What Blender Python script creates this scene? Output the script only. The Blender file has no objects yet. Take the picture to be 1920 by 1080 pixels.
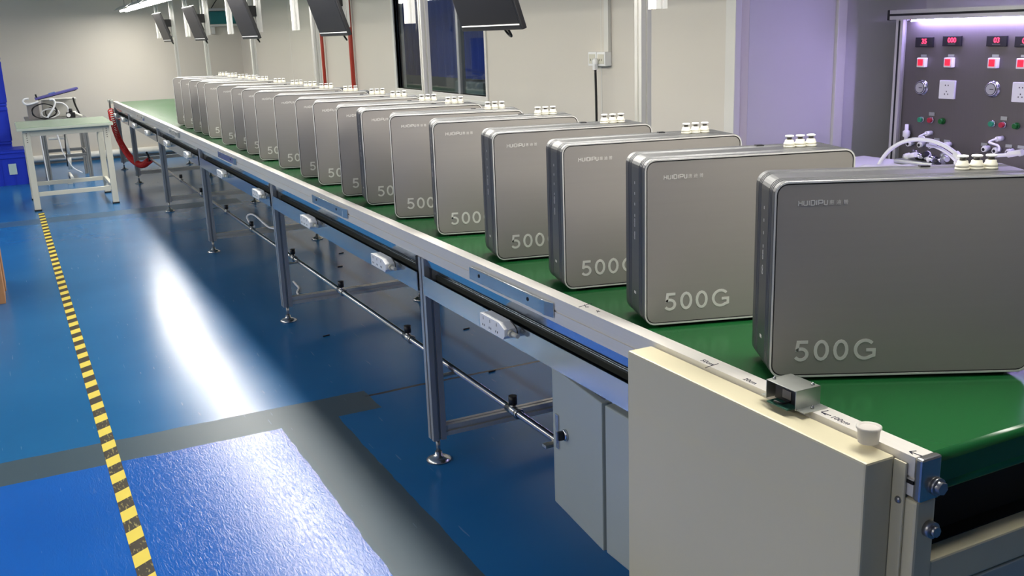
import bpy, bmesh, math, random
from mathutils import Vector, Matrix
random.seed(7)
R = math.radians
scene = bpy.context.scene
COL = scene.collection

# ------------------------------------------------------------------ camera
CAM_X = Vector((0.88978241, -0.45506413, -0.03469723))     # image right
CAM_D = Vector((-0.14533502, -0.21046131, -0.96673873))    # image down
CAM_F = Vector((0.43262569, 0.86522984, -0.25340153))      # view direction
CAM_O = Vector((0, 0, 1.5))
FPX = 1850.0
cd = bpy.data.cameras.new('camera')
cam = bpy.data.objects.new('camera', cd)
COL.objects.link(cam)
m = Matrix.Identity(4)
for r in range(3):
    m[r][0] = CAM_X[r]; m[r][1] = -CAM_D[r]; m[r][2] = -CAM_F[r]; m[r][3] = CAM_O[r]
cam.matrix_world = m
cd.sensor_width = 36.0
cd.lens = FPX / 1920 * 36
cd.clip_start = 0.05
scene.camera = cam

def at(px, py, axis, val):
    """point where the sight line of a photograph pixel meets the plane axis = val"""
    d = CAM_X * ((px - 960) / FPX) + CAM_D * ((py - 540) / FPX) + CAM_F
    t = (val - CAM_O[axis]) / d[axis]
    return CAM_O + d * t

# ------------------------------------------------------------------ world, exposure
w = bpy.data.worlds.new('world'); scene.world = w
w.use_nodes = True
w.node_tree.nodes['Background'].inputs[0].default_value = (0.6, 0.7, 0.9, 1)
w.node_tree.nodes['Background'].inputs[1].default_value = 0.05
vs = scene.view_settings
vs.view_transform = 'Standard'; vs.look = 'None'; vs.gamma = 1.0; vs.use_curve_mapping = False
vs.exposure = 0.0
LINE_LAMP_W = 19.0      # each fluorescent batten over the conveyor
AISLE_LAMP_W = 42.0     # battens of the neighbouring aisle, outside the frame
LED_W = 3.0             # violet strip on the test panel

# ------------------------------------------------------------------ materials
def srgb(r, g, b):
    f = lambda c: (c / 255 / 12.92) if c / 255 <= 0.04045 else ((c / 255 + 0.055) / 1.055) ** 2.4
    return (f(r), f(g), f(b), 1)

MATS = {}
def mat(name, col, rough=0.5, metal=0.0, vary=0.0, vscale=8.0, stretch=None, bump=0.0, bscale=60.0,
        emit=None, estr=0.0, trans=0.0, ior=1.45, spec=0.5, rvary=0.0, coat=0.0):
    if name in MATS: return MATS[name]
    mt = bpy.data.materials.new(name); mt.use_nodes = True
    nt = mt.node_tree; b = nt.nodes['Principled BSDF']
    b.inputs['Base Color'].default_value = col
    b.inputs['Roughness'].default_value = rough
    b.inputs['Metallic'].default_value = metal
    b.inputs['IOR'].default_value = ior
    b.inputs['Specular IOR Level'].default_value = spec
    b.inputs['Transmission Weight'].default_value = trans
    b.inputs['Coat Weight'].default_value = coat
    if emit:
        b.inputs['Emission Color'].default_value = emit
        b.inputs['Emission Strength'].default_value = estr
    tc = nt.nodes.new('ShaderNodeTexCoord')
    src = tc.outputs['Object']
    if stretch:
        mp = nt.nodes.new('ShaderNodeMapping'); mp.inputs['Scale'].default_value = stretch
        nt.links.new(src, mp.inputs[0]); src = mp.outputs[0]
    n = nt.nodes.new('ShaderNodeTexNoise'); n.inputs['Scale'].default_value = vscale; n.inputs['Detail'].default_value = 5
    nt.links.new(src, n.inputs['Vector'])
    hs = nt.nodes.new('ShaderNodeMix'); hs.data_type = 'RGBA'
    v = max(vary, 0.02)
    hs.inputs[6].default_value = tuple(c * (1 - v) for c in col[:3]) + (1,)
    hs.inputs[7].default_value = tuple(min(1, c * (1 + v)) for c in col[:3]) + (1,)
    nt.links.new(n.outputs['Fac'], hs.inputs[0])
    nt.links.new(hs.outputs[2], b.inputs['Base Color'])
    if rvary:
        mr = nt.nodes.new('ShaderNodeMapRange')
        mr.inputs['To Min'].default_value = max(0.02, rough - rvary); mr.inputs['To Max'].default_value = min(1, rough + rvary)
        nt.links.new(n.outputs['Fac'], mr.inputs['Value']); nt.links.new(mr.outputs[0], b.inputs['Roughness'])
    if bump:
        n2 = nt.nodes.new('ShaderNodeTexNoise'); n2.inputs['Scale'].default_value = bscale; n2.inputs['Detail'].default_value = 3
        nt.links.new(src, n2.inputs['Vector'])
        bp = nt.nodes.new('ShaderNodeBump'); bp.inputs['Strength'].default_value = bump; bp.inputs['Distance'].default_value = 0.002
        nt.links.new(n2.outputs['Fac'], bp.inputs['Height']); nt.links.new(bp.outputs[0], b.inputs['Normal'])
    MATS[name] = mt
    return mt

M = dict(
    wall=mat('wall_panel', srgb(214, 208, 196), 0.42, vary=0.025, vscale=1.5),
    wall_b=mat('wall_panel_recess', srgb(208, 206, 204), 0.45, vary=0.02, vscale=1.5),
    ceil=mat('ceiling_panel', srgb(205, 205, 200), 0.6, vary=0.03),
    trim=mat('white_trim', srgb(222, 220, 212), 0.4),
    pvc=mat('white_pvc', srgb(235, 234, 226), 0.35),
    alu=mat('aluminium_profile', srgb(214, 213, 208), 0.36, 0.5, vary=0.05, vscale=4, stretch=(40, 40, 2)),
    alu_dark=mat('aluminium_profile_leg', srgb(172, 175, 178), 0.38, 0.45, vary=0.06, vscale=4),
    alu_white=mat('white_aluminium_hanger', srgb(206, 206, 203), 0.42, 0.2),
    rail=mat('brushed_rail', srgb(226, 222, 214), 0.42, 0.2, vary=0.05, vscale=3, stretch=(60, 1.5, 60)),
    mirror=mat('polished_duct', srgb(190, 198, 205), 0.16, 0.95, vary=0.04, vscale=2),
    duct=mat('shaded_dark_duct', srgb(44, 48, 44), 0.6, vary=0.1),
    black=mat('black_plastic', srgb(24, 24, 26), 0.4),
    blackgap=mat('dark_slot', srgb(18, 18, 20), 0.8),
    screen=mat('monitor_screen', srgb(22, 22, 25), 0.4, vary=0.03, spec=0.25),
    silver=mat('silver_strip', srgb(240, 240, 240), 0.4, 0.0),
    steel=mat('stainless', srgb(190, 190, 188), 0.25, 0.95, vary=0.05),
    zinc=mat('zinc_sheet', srgb(184, 188, 182), 0.38, 0.85, vary=0.12, vscale=25),
    bolt=mat('zinc_bolt', srgb(170, 170, 172), 0.35, 0.9),
    cream=mat('cream_enamel', srgb(210, 202, 170), 0.38, vary=0.03, vscale=3, coat=0.15),
    grey_en=mat('grey_enamel', srgb(168, 176, 170), 0.38, vary=0.03, vscale=3, coat=0.1),
    belt=mat('green_belt', srgb(28, 92, 46), 0.24, vary=0.06, vscale=3, rvary=0.05),
    p_body=mat('anodised_shell', srgb(102, 103, 104), 0.38, 0.7, vary=0.05, vscale=5, stretch=(2, 80, 2)),
    p_face=mat('satin_face', srgb(158, 153, 147), 0.40, 0.15, vary=0.03, vscale=3, stretch=(1, 1, 30)),
    p_trim=mat('bright_edge', srgb(232, 230, 224), 0.3, 0.25),
    p_gap=mat('panel_gap', srgb(48, 46, 46), 0.6),
    p_text=mat('pale_print', srgb(226, 223, 216), 0.5, 0.1),
    ivory=mat('ivory_plastic', srgb(214, 211, 194), 0.4),
    collar=mat('grey_collar', srgb(108, 104, 98), 0.4),
    white=mat('white_plastic', srgb(238, 238, 236), 0.38),
    tube=mat('white_tube', srgb(240, 240, 242), 0.3),
    blue=mat('blue_crate_plastic', srgb(26, 56, 196), 0.42, vary=0.06),
    label=mat('pale_label', srgb(186, 208, 206), 0.5),
    brown=mat('cardboard', srgb(176, 128, 88), 0.8, vary=0.08, vscale=6),
    top_green=mat('green_table_mat', srgb(150, 172, 150), 0.22, vary=0.06, vscale=3),
    edge=mat('table_edge', srgb(190, 198, 184), 0.4),
    leg_cream=mat('table_leg_enamel', srgb(206, 204, 190), 0.4, vary=0.03),
    red=mat('red_hose', srgb(214, 40, 36), 0.35),
    red_pipe=mat('red_pipe', srgb(178, 62, 48), 0.4, vary=0.06),
    purple=mat('violet_blue_lid', srgb(92, 88, 160), 0.45, vary=0.05),
    teal=mat('teal_board', srgb(36, 118, 122), 0.45, vary=0.15, vscale=6),
    panel=mat('satin_steel_panel', srgb(108, 104, 101), 0.42, 0.6, vary=0.04, vscale=3, stretch=(1, 40, 1)),
    red_lamp=mat('red_lens', srgb(220, 40, 60), 0.3, emit=(1, 0.03, 0.08, 1), estr=0.7),
    red_led=mat('red_digit', srgb(255, 40, 60), 0.4, emit=(1, 0.04, 0.10, 1), estr=3.5),
    btn_green=mat('green_button', srgb(40, 140, 100), 0.35),
    btn_green2=mat('dark_green_button', srgb(14, 96, 32), 0.35),
    btn_red=mat('red_button', srgb(170, 36, 56), 0.35),
    gauge_face=mat('gauge_face', srgb(176, 176, 176), 0.4),
    chrome=mat('chrome', srgb(205, 205, 210), 0.22, 1.0),
    ink=mat('black_ink', srgb(40, 42, 60), 0.7),
    pcb=mat('green_circuit_board', srgb(30, 84, 68), 0.4),
    hood=mat('white_lamp_hood', srgb(222, 222, 220), 0.4),
    tube_on=mat('lit_fluorescent_tube', srgb(255, 252, 240), 0.4, emit=(1.0, 0.97, 0.90, 1), estr=14.0),
    led=mat('violet_led_strip', srgb(240, 235, 255), 0.4, emit=(0.52, 0.42, 1.0, 1), estr=130.0),
    curtain=mat('dark_blue_curtain', srgb(44, 72, 150), 0.7, vary=0.15, vscale=3),
    backroom=mat('backroom_wall', srgb(120, 130, 130), 0.7, vary=0.08),
    alu_grey=mat('grey_profile', srgb(132, 134, 134), 0.42, 0.3, vary=0.06),
    ladder=mat('beige_board', srgb(160, 152, 140), 0.6),
)

def frosted():
    mt = bpy.data.materials.new('frosted_plastic'); mt.use_nodes = True
    b = mt.node_tree.nodes['Principled BSDF']
    b.inputs['Base Color'].default_value = srgb(240, 236, 230)
    b.inputs['Roughness'].default_value = 0.35
    b.inputs['Transmission Weight'].default_value = 0.55
    b.inputs['IOR'].default_value = 1.2
    return mt
M['frost'] = frosted()

def glass():
    mt = bpy.data.materials.new('window_glass'); mt.use_nodes = True
    nt = mt.node_tree; nt.nodes.remove(nt.nodes['Principled BSDF'])
    g = nt.nodes.new('ShaderNodeBsdfGlossy'); g.inputs['Roughness'].default_value = 0.03
    t = nt.nodes.new('ShaderNodeBsdfTransparent'); t.inputs[0].default_value = (0.8, 0.84, 0.86, 1)
    f = nt.nodes.new('ShaderNodeFresnel'); f.inputs[0].default_value = 1.5
    mx = nt.nodes.new('ShaderNodeMixShader')
    ge = nt.nodes.new('ShaderNodeNewGeometry'); sb_ = nt.nodes.new('ShaderNodeMath'); sb_.operation = 'SUBTRACT'; sb_.inputs[0].default_value = 1.0
    ml = nt.nodes.new('ShaderNodeMath'); ml.operation = 'MULTIPLY'
    nt.links.new(ge.outputs['Backfacing'], sb_.inputs[1]); nt.links.new(f.outputs[0], ml.inputs[0]); nt.links.new(sb_.outputs[0], ml.inputs[1])
    nt.links.new(ml.outputs[0], mx.inputs[0]); nt.links.new(t.outputs[0], mx.inputs[1]); nt.links.new(g.outputs[0], mx.inputs[2])
    nt.links.new(mx.outputs[0], nt.nodes['Material Output'].inputs[0])
    return mt
M['glass'] = glass()

def tape_mat():
    mt = bpy.data.materials.new('hazard_tape'); mt.use_nodes = True
    nt = mt.node_tree; b = nt.nodes['Principled BSDF']; L = nt.links
    g = nt.nodes.new('ShaderNodeNewGeometry'); s = nt.nodes.new('ShaderNodeSeparateXYZ'); L.new(g.outputs['Position'], s.inputs[0])
    def mth(op, a, bb=None):
        n = nt.nodes.new('ShaderNodeMath'); n.operation = op
        for i, v in enumerate((a, bb)):
            if v is None: continue
            if isinstance(v, (int, float)): n.inputs[i].default_value = v
            else: L.new(v, n.inputs[i])
        return n.outputs[0]
    yy = mth('ADD', s.outputs['Y'], mth('MULTIPLY', s.outputs['X'], -0.7))
    fr = mth('FRACT', mth('DIVIDE', mth('ADD', yy, 0.0), 0.1615))
    stripe = mth('GREATER_THAN', fr, 0.49)
    n = nt.nodes.new('ShaderNodeTexNoise'); n.inputs['Scale'].default_value = 90; n.inputs['Detail'].default_value = 4
    mp = nt.nodes.new('ShaderNodeMapping'); mp.inputs['Scale'].default_value = (1.6, 0.35, 1); mp.inputs['Rotation'].default_value = (0, 0, 0.5)
    L.new(g.outputs['Position'], mp.inputs[0]); L.new(mp.outputs[0], n.inputs['Vector'])
    wear = mth('MULTIPLY', mth('GREATER_THAN', n.outputs['Fac'], 0.60), mth('LESS_THAN', s.outputs['Y'], 4.4))
    mx = nt.nodes.new('ShaderNodeMix'); mx.data_type = 'RGBA'
    mx.inputs[6].default_value = srgb(226, 204, 78); mx.inputs[7].default_value = srgb(54, 46, 30)
    L.new(stripe, mx.inputs[0])
    m2 = nt.nodes.new('ShaderNodeMix'); m2.data_type = 'RGBA'; m2.inputs[7].default_value = srgb(160, 146, 84)
    L.new(mth('MULTIPLY', wear, mth('MULTIPLY', stripe, 0.75)), m2.inputs[0]); L.new(mx.outputs[2], m2.inputs[6])
    L.new(m2.outputs[2], b.inputs['Base Color']); b.inputs['Roughness'].default_value = 0.45
    return mt
M['tape'] = tape_mat()

def floor_mat():
    mt = bpy.data.materials.new('blue_epoxy_floor'); mt.use_nodes = True
    nt = mt.node_tree; b = nt.nodes['Principled BSDF']; L = nt.links
    g = nt.nodes.new('ShaderNodeNewGeometry'); s = nt.nodes.new('ShaderNodeSeparateXYZ')
    wob = nt.nodes.new('ShaderNodeTexNoise'); wob.inputs['Scale'].default_value = 7; wob.inputs['Detail'].default_value = 4
    L.new(g.outputs['Position'], wob.inputs['Vector'])
    va = nt.nodes.new('ShaderNodeVectorMath'); va.operation = 'MULTIPLY_ADD'
    va.inputs[1].default_value = (0.022, 0.022, 0); va.inputs[2].default_value = (-0.011, -0.011, 0)
    L.new(wob.outputs['Color'], va.inputs[0])
    vb = nt.nodes.new('ShaderNodeVectorMath'); vb.operation = 'ADD'
    L.new(va.outputs[0], vb.inputs[0]); L.new(g.outputs['Position'], vb.inputs[1]); L.new(vb.outputs[0], s.inputs[0])
    X, Y = s.outputs['X'], s.outputs['Y']
    def mth(op, a, bb=None):
        n = nt.nodes.new('ShaderNodeMath'); n.operation = op
        for i, v in enumerate((a, bb)):
            if v is None: continue
            if isinstance(v, (int, float)): n.inputs[i].default_value = v
            else: L.new(v, n.inputs[i])
        return n.outputs[0]
    def band(v, a, c):
        return mth('MULTIPLY', mth('GREATER_THAN', v, a), mth('LESS_THAN', v, c))
    cross = mth('MULTIPLY', band(Y, 3.69, 3.92), mth('LESS_THAN', X, 1.22))
    lng = mth('MULTIPLY', band(X, 0.80, 1.03), mth('LESS_THAN', Y, 3.75))
    far = mth('MULTIPLY', band(Y, 9.45, 9.75), mth('LESS_THAN', X, 1.9))
    strip = mth('MINIMUM', mth('ADD', mth('ADD', cross, lng), mth('MULTIPLY', far, 0.6)), 1.0)
    patch = mth('MULTIPLY', mth('LESS_THAN', X, 0.80), mth('LESS_THAN', Y, 3.69))
    joint = mth('MULTIPLY', band(Y, 3.845, 3.865), mth('GREATER_THAN', X, 1.2))
    def mixc(fac, a, c):
        n = nt.nodes.new('ShaderNodeMix'); n.data_type = 'RGBA'
        for i, v in ((6, a), (7, c)):
            if isinstance(v, tuple): n.inputs[i].default_value = v
            else: L.new(v, n.inputs[i])
        L.new(fac, n.inputs[0]); return n.outputs[2]
    big = nt.nodes.new('ShaderNodeTexNoise'); big.inputs['Scale'].default_value = 1.3; big.inputs['Detail'].default_value = 6
    L.new(g.outputs['Position'], big.inputs['Vector'])
    c = mixc(big.outputs['Fac'], srgb(18, 88, 142), srgb(38, 112, 166))
    c = mixc(patch, c, mixc(big.outputs['Fac'], srgb(6, 80, 168), srgb(14, 98, 192)))
    c = mixc(strip, c, srgb(64, 82, 92))
    c = mixc(joint, c, srgb(52, 58, 66))
    # scuffs and scratches
    sc = nt.nodes.new('ShaderNodeTexNoise'); sc.inputs['Scale'].default_value = 26; sc.inputs['Detail'].default_value = 8; sc.inputs['Distortion'].default_value = 2.2
    mp = nt.nodes.new('ShaderNodeMapping'); mp.inputs['Scale'].default_value = (2.6, 0.7, 1); mp.inputs['Rotation'].default_value = (0, 0, 0.9)
    L.new(g.outputs['Position'], mp.inputs[0]); L.new(mp.outputs[0], sc.inputs['Vector'])
    s2 = nt.nodes.new('ShaderNodeTexNoise'); s2.inputs['Scale'].default_value = 55; s2.inputs['Detail'].default_value = 2
    mp2 = nt.nodes.new('ShaderNodeMapping'); mp2.inputs['Scale'].default_value = (1.5, 0.10, 1); mp2.inputs['Rotation'].default_value = (0, 0, -0.35)
    L.new(g.outputs['Position'], mp2.inputs[0]); L.new(mp2.outputs[0], s2.inputs['Vector'])
    scr = mth('MULTIPLY', mth('GREATER_THAN', s2.outputs['Fac'], 0.725), 0.22)
    c = mixc(scr, c, srgb(150, 178, 205))
    L.new(c, b.inputs['Base Color'])
    # gloss: clean paint is glossier, the scuffed patch rougher
    r0 = mth('ADD', 0.17, mth('MULTIPLY', big.outputs['Fac'], 0.10))
    r1 = mth('ADD', r0, mth('MULTIPLY', patch, mth('SUBTRACT', mth('MULTIPLY', sc.outputs['Fac'], 0.10), 0.05)))
    r2 = mth('ADD', r1, mth('MULTIPLY', strip, 0.16))
    L.new(r2, b.inputs['Roughness'])
    bn = nt.nodes.new('ShaderNodeTexNoise'); bn.inputs['Scale'].default_value = 34; bn.inputs['Detail'].default_value = 5; bn.inputs['Distortion'].default_value = 1.6
    L.new(mp.outputs[0], bn.inputs['Vector'])
    bp = nt.nodes.new('ShaderNodeBump'); bp.inputs['Distance'].default_value = 0.0012
    st = mth('ADD', 0.08, mth('MULTIPLY', patch, 0.62))
    L.new(st, bp.inputs['Strength']); L.new(bn.outputs['Fac'], bp.inputs['Height']); L.new(bp.outputs[0], b.inputs['Normal'])
    L.new(mth('ADD', 0.28, mth('MULTIPLY', patch, 0.3)), b.inputs['Specular IOR Level'])
    return mt
M['floor'] = floor_mat()

# ------------------------------------------------------------------ mesh helpers
class MB:
    def __init__(s): s.v = []; s.f = []; s.sm = []
    def add(s, vs, fs, smooth=False):
        o = len(s.v); s.v += [tuple(p) for p in vs]
        for k, f in enumerate(fs):
            s.f.append(tuple(i + o for i in f))
            s.sm.append(smooth if isinstance(smooth, bool) else smooth[k])
        return s
    def box(s, a, b, bev=0.0):
        (x0, y0, z0), (x1, y1, z1) = [tuple(min(p, q) for p, q in zip(a, b)), tuple(max(p, q) for p, q in zip(a, b))]
        if bev <= 0:
            vs = [(x0, y0, z0), (x1, y0, z0), (x1, y1, z0), (x0, y1, z0), (x0, y0, z1), (x1, y0, z1), (x1, y1, z1), (x0, y1, z1)]
            return s.add(vs, [(0, 3, 2, 1), (4, 5, 6, 7), (0, 1, 5, 4), (1, 2, 6, 5), (2, 3, 7, 6), (3, 0, 4, 7)])
        bm = bmesh.new(); bmesh.ops.create_cube(bm, size=1)
        for v in bm.verts:
            v.co = Vector(((x0 + x1) / 2 + v.co.x * (x1 - x0), (y0 + y1) / 2 + v.co.y * (y1 - y0), (z0 + z1) / 2 + v.co.z * (z1 - z0)))
        bmesh.ops.bevel(bm, geom=bm.edges[:], offset=min(bev, (x1 - x0) * .45, (y1 - y0) * .45, (z1 - z0) * .45), segments=2, affect='EDGES', profile=0.6)
        bm.verts.index_update()
        s.add([v.co.copy() for v in bm.verts], [[v.index for v in f.verts] for f in bm.faces]); bm.free(); return s
    def prism(s, poly, axis, a, b):
        """polygon in the two other axes (ordered), extruded along axis from a to b"""
        n = len(poly); vs = []
        for t in (a, b):
            for p in poly:
                q = list(p); q.insert(axis, t); vs.append(tuple(q))
        fs = [tuple(range(n))[::-1], tuple(range(n, 2 * n))]
        for i in range(n): j = (i + 1) % n; fs.append((i, j, n + j, n + i))
        return s.add(vs, fs)
    def cyl(s, p, q, r, n=14, r2=None, caps=True):
        p, q = Vector(p), Vector(q); d = (q - p).normalized(); r2 = r if r2 is None else r2
        u = d.orthogonal().normalized(); w_ = d.cross(u); vs = []
        for c, rr in ((p, r), (q, r2)):
            for i in range(n):
                a = 2 * math.pi * i / n; vs.append(c + (u * math.cos(a) + w_ * math.sin(a)) * rr)
        fs = []; sm = []
        for i in range(n): j = (i + 1) % n; fs.append((i, j, n + j, n + i)); sm.append(True)
        if caps: fs += [tuple(range(n))[::-1], tuple(range(n, 2 * n))]; sm += [False, False]
        return s.add(vs, fs, sm)
    def lathe(s, prof, origin, axis=(0, 0, 1), n=20):
        o = Vector(origin); d = Vector(axis).normalized(); u = d.orthogonal().normalized(); w_ = d.cross(u); vs = []; fs = []; sm = []
        for (r, h) in prof:
            for i in range(n):
                a = 2 * math.pi * i / n; vs.append(o + d * h + (u * math.cos(a) + w_ * math.sin(a)) * max(r, 1e-5))
        for k in range(len(prof) - 1):
            flat = abs(prof[k][1] - prof[k + 1][1]) < 1e-6
            for i in range(n):
                j = (i + 1) % n; fs.append((k * n + i, k * n + j, (k + 1) * n + j, (k + 1) * n + i)); sm.append(not flat)
        fs += [tuple(range(n))[::-1], tuple(range((len(prof) - 1) * n, len(prof) * n))]; sm += [False, False]
        return s.add(vs, fs, sm)
    def tube(s, pts, r, n=8, sub=6):
        pts = [Vector(p) for p in pts]
        if sub > 1 and len(pts) > 2:
            q = []; P = [pts[0] * 2 - pts[1]] + pts + [pts[-1] * 2 - pts[-2]]
            for i in range(1, len(P) - 2):
                for k in range(sub):
                    t = k / sub; a, b, c, d = P[i - 1:i + 3]
                    q.append(0.5 * ((2 * b) + (c - a) * t + (2 * a - 5 * b + 4 * c - d) * t * t + (3 * b - a - 3 * c + d) * t ** 3))
            q.append(pts[-1]); pts = q
        u = None; vs = []; N = len(pts)
        for i, p in enumerate(pts):
            t = (pts[min(i + 1, N - 1)] - pts[max(i - 1, 0)])
            t = t.normalized() if t.length > 1e-9 else Vector((0, 0, 1))
            u = t.orthogonal().normalized() if u is None else (u - t * u.dot(t)).normalized()
            w_ = t.cross(u)
            for k in range(n):
                a = 2 * math.pi * k / n; vs.append(p + (u * math.cos(a) + w_ * math.sin(a)) * r)
        fs = []; sm = []
        for i in range(N - 1):
            for k in range(n):
                j = (k + 1) % n; fs.append((i * n + k, i * n + j, (i + 1) * n + j, (i + 1) * n + k)); sm.append(True)
        fs += [tuple(range(n))[::-1], tuple(range((N - 1) * n, N * n))]; sm += [False, False]
        return s.add(vs, fs, sm)
    def slot(s, p, q, wdt=0.04, side=None):
        """slotted aluminium extrusion from p to q with square section"""
        p, q = Vector(p), Vector(q); d = (q - p).normalized()
        u = Vector(side).normalized() if side else (Vector((0, 1, 0)) if abs(d.y) < .9 else Vector((1, 0, 0)))
        u = (u - d * u.dot(d)).normalized(); w_ = d.cross(u)
        h = wdt / 2; g = wdt * 0.11; dp = wdt * 0.2; sec = []
        for k in range(4):
            a = k * math.pi / 2; c, sn = math.cos(a), math.sin(a)
            for (x, y) in ((h, -h), (h, -g), (h - dp, -g), (h - dp, g), (h, g)):
                sec.append((x * c - y * sn, x * sn + y * c))
        n = len(sec); vs = [p + u * a + w_ * b for a, b in sec] + [q + u * a + w_ * b for a, b in sec]
        fs = [tuple(range(n))[::-1], tuple(range(n, 2 * n))]
        for i in range(n): j = (i + 1) % n; fs.append((i, j, n + j, n + i))
        return s.add(vs, fs)
    def xf(s, mtx):
        s.v = [tuple(mtx @ Vector(p)) for p in s.v]; return s
    def mesh(s, name, mt):
        me = bpy.data.meshes.new(name); me.from_pydata(s.v, [], s.f); me.materials.append(mt)
        me.polygons.foreach_set('use_smooth', s.sm)
        bm = bmesh.new(); bm.from_mesh(me); bmesh.ops.recalc_face_normals(bm, faces=bm.faces); bm.to_mesh(me); bm.free()
        me.update(); return me
    def build(s, name, mt, parent=None):
        return link(name, s.mesh(name, mt), parent)

def link(name, me, parent=None):
    o = bpy.data.objects.new(name, me); COL.objects.link(o)
    if parent: o.parent = parent; o.matrix_parent_inverse = Matrix.Identity(4)
    return o
def tag(o, label, cat, group=None):
    o['label'] = label; o['category'] = cat
    if group: o['group'] = group
    return o
def thing(name, label, cat, loc=(0, 0, 0), rz=0.0, group=None):
    o = bpy.data.objects.new(name, None); COL.objects.link(o); o.empty_display_size = 0.05
    o.location = loc; o.rotation_euler = (0, 0, rz); return tag(o, label, cat, group)
def struct(o):
    o['kind'] = 'structure'; return o
def copy_tree(o, parent=None):
    c = o.copy(); COL.objects.link(c); c.parent = parent
    for ch in list(o.children): copy_tree(ch, c)
    return c
def text_mesh(body, size, mt, ext=0.0004, bold=0.0, align='LEFT', spacing=1.0):
    cu = bpy.data.curves.new('lettering', 'FONT'); cu.body = body; cu.size = size; cu.extrude = ext; cu.align_x = align
    cu.offset = bold; cu.space_character = spacing; cu.resolution_u = 3
    o = bpy.data.objects.new('lettering', cu); COL.objects.link(o)
    dg = bpy.context.evaluated_depsgraph_get(); me = bpy.data.meshes.new_from_object(o.evaluated_get(dg))
    me.materials.clear(); me.materials.append(mt)
    bpy.data.objects.remove(o); return me
def rrect(W, H, r, inset=0.0, n=6):
    x0, x1, z0, z1 = inset, W - inset, inset, H - inset; r = max(r - inset, 0.002); pts = []
    for (cx, cz, a0) in ((x1 - r, z1 - r, 0), (x0 + r, z1 - r, 90), (x0 + r, z0 + r, 180), (x1 - r, z0 + r, 270)):
        for k in range(n + 1):
            a = R(a0 + 90 * k / n); pts.append((cx + r * math.cos(a), cz + r * math.sin(a)))
    return pts

# ================================================================== THE ROOM
XW, XB, YF = 3.1, 4.35, 14.4           # right wall, recess wall, far wall
ZC = 2.9
struct(MB().box((-5, -4, -0.1), (6.5, YF + .1, 0)).build('floor', M['floor']))
struct(MB().box((-5, -4, ZC), (6.5, YF + .1, ZC + .1)).build('ceiling', M['ceil']))
struct(MB().box((-5, YF, 0), (XW + .1, YF + .1, ZC)).build('wall_far', M['wall']))
struct(MB().box((-5.1, -4, 0), (-5, YF, ZC)).build('wall_left', M['wall']))
struct(MB().box((-5, -4.1, 0), (6.5, -4, ZC)).build('wall_back', M['wall']))
# right wall with the window opening
wBL, wBR = at(747, 164, 0, XW), at(914, 185, 0, XW)
wy0, wy1, wz0, wz1 = wBR.y, wBL.y, 1.04, 1.90
YA = at(1378, 130, 0, XW).y
wr = MB()
wr.box((XW, YA, 0), (XW + .08, wy0, ZC)).box((XW, wy1, 0), (XW + .08, YF, ZC))
wr.box((XW, wy0, 0), (XW + .08, wy1, wz0)).box((XW, wy0, wz1), (XW + .08, wy1, ZC))
wall_right = struct(wr.build('wall_right', M['wall']))
for k, yy in enumerate((YA + 1.18, 9.4, 10.58, 11.76)):
    MB().box((XW - .0012, yy - .004, 0), (XW + .01, yy + .004, ZC - .01)).build('panel_seam', M['trim'], wall_right)
struct(MB().box((XW + .081, YA, 0), (XB + .1, YA + .08, ZC)).build('wall_return', M['wall_b']))
struct(MB().box((XB, -4, 0), (XB + .1, YA, ZC)).build('wall_recess', M['wall_b']))
struct(MB().box((XW - .012, YA - .012, 0), (XW + .025, YA + .06, ZC), .004).build('trim_1', M['trim']))
xt2 = at(1571, 130, 1, YA).x
struct(MB().box((xt2 - .03, YA - .018, 0), (xt2 + .03, YA + .004, ZC), .004).build('trim_2', M['trim']))
struct(MB().cyl((-3, YF - .045, .075), (XW, YF - .045, .075), .045, 16).build('baseboard_far', M['pvc']))
# window
win = bpy.data.objects.new('window_1', None); COL.objects.link(win); win.location = (XW, wy0, wz0); struct(win)
WW, WH = wy1 - wy0, wz1 - wz0
fr = MB()
for (a, b) in (((-.012, -.03, -.03), (.06, 0, WH + .03)), ((-.012, WW, -.03), (.06, WW + .045, WH + .03)),
               ((-.012, 0, -.03), (.06, WW, 0)), ((-.012, 0, WH), (.06, WW, WH + .03))):
    fr.box(a, b, .003)
fr.build('window_frame', M['trim'], win)
MB().box((-.02, -.05, -.06), (.05, WW + .06, -.03), .004).build('window_sill', M['trim'], win)
ym = at(858, 100, 0, XW).y - wy0
MB().box((.0, ym - .02, 0), (.05, ym + .02, WH), .004).build('mullion', M['alu_dark'], win)
MB().box((.02, .0, 0), (.026, ym - .02, WH)).build('pane', M['glass'], win)
MB().box((.02, ym + .02, 0), (.026, WW, WH)).build('pane', M['glass'], win)
# the room behind the window; its two battens are added fill
br = MB()
br.box((XW + 2.2, YA + .08, 0), (XW + 2.25, 14.4, ZC)).box((XW + .08, 14.3, 0), (XW + 2.2, 14.4, ZC))
struct(br.build('wall_backroom', M['backroom']))
cur = thing('blue_curtain', 'dark blue curtain seen through the window glass', 'curtain', (XW + .35, wy0 + .72, 0))
wv = MB(); pts = []
for i in range(110): pts.append((0.02 * math.sin(i * .9), i * .02))
poly = [(x, y) for x, y in pts] + [(x + .012, y) for x, y in pts[::-1]]
wv.prism(poly, 2, 1.12, 2.3).build('curtain_cloth', M['curtain'], cur)
MB().cyl((.01, -.05, 2.32), (.01, 2.25, 2.32), .014).build('curtain_rail', M['alu_dark'], cur)

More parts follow.
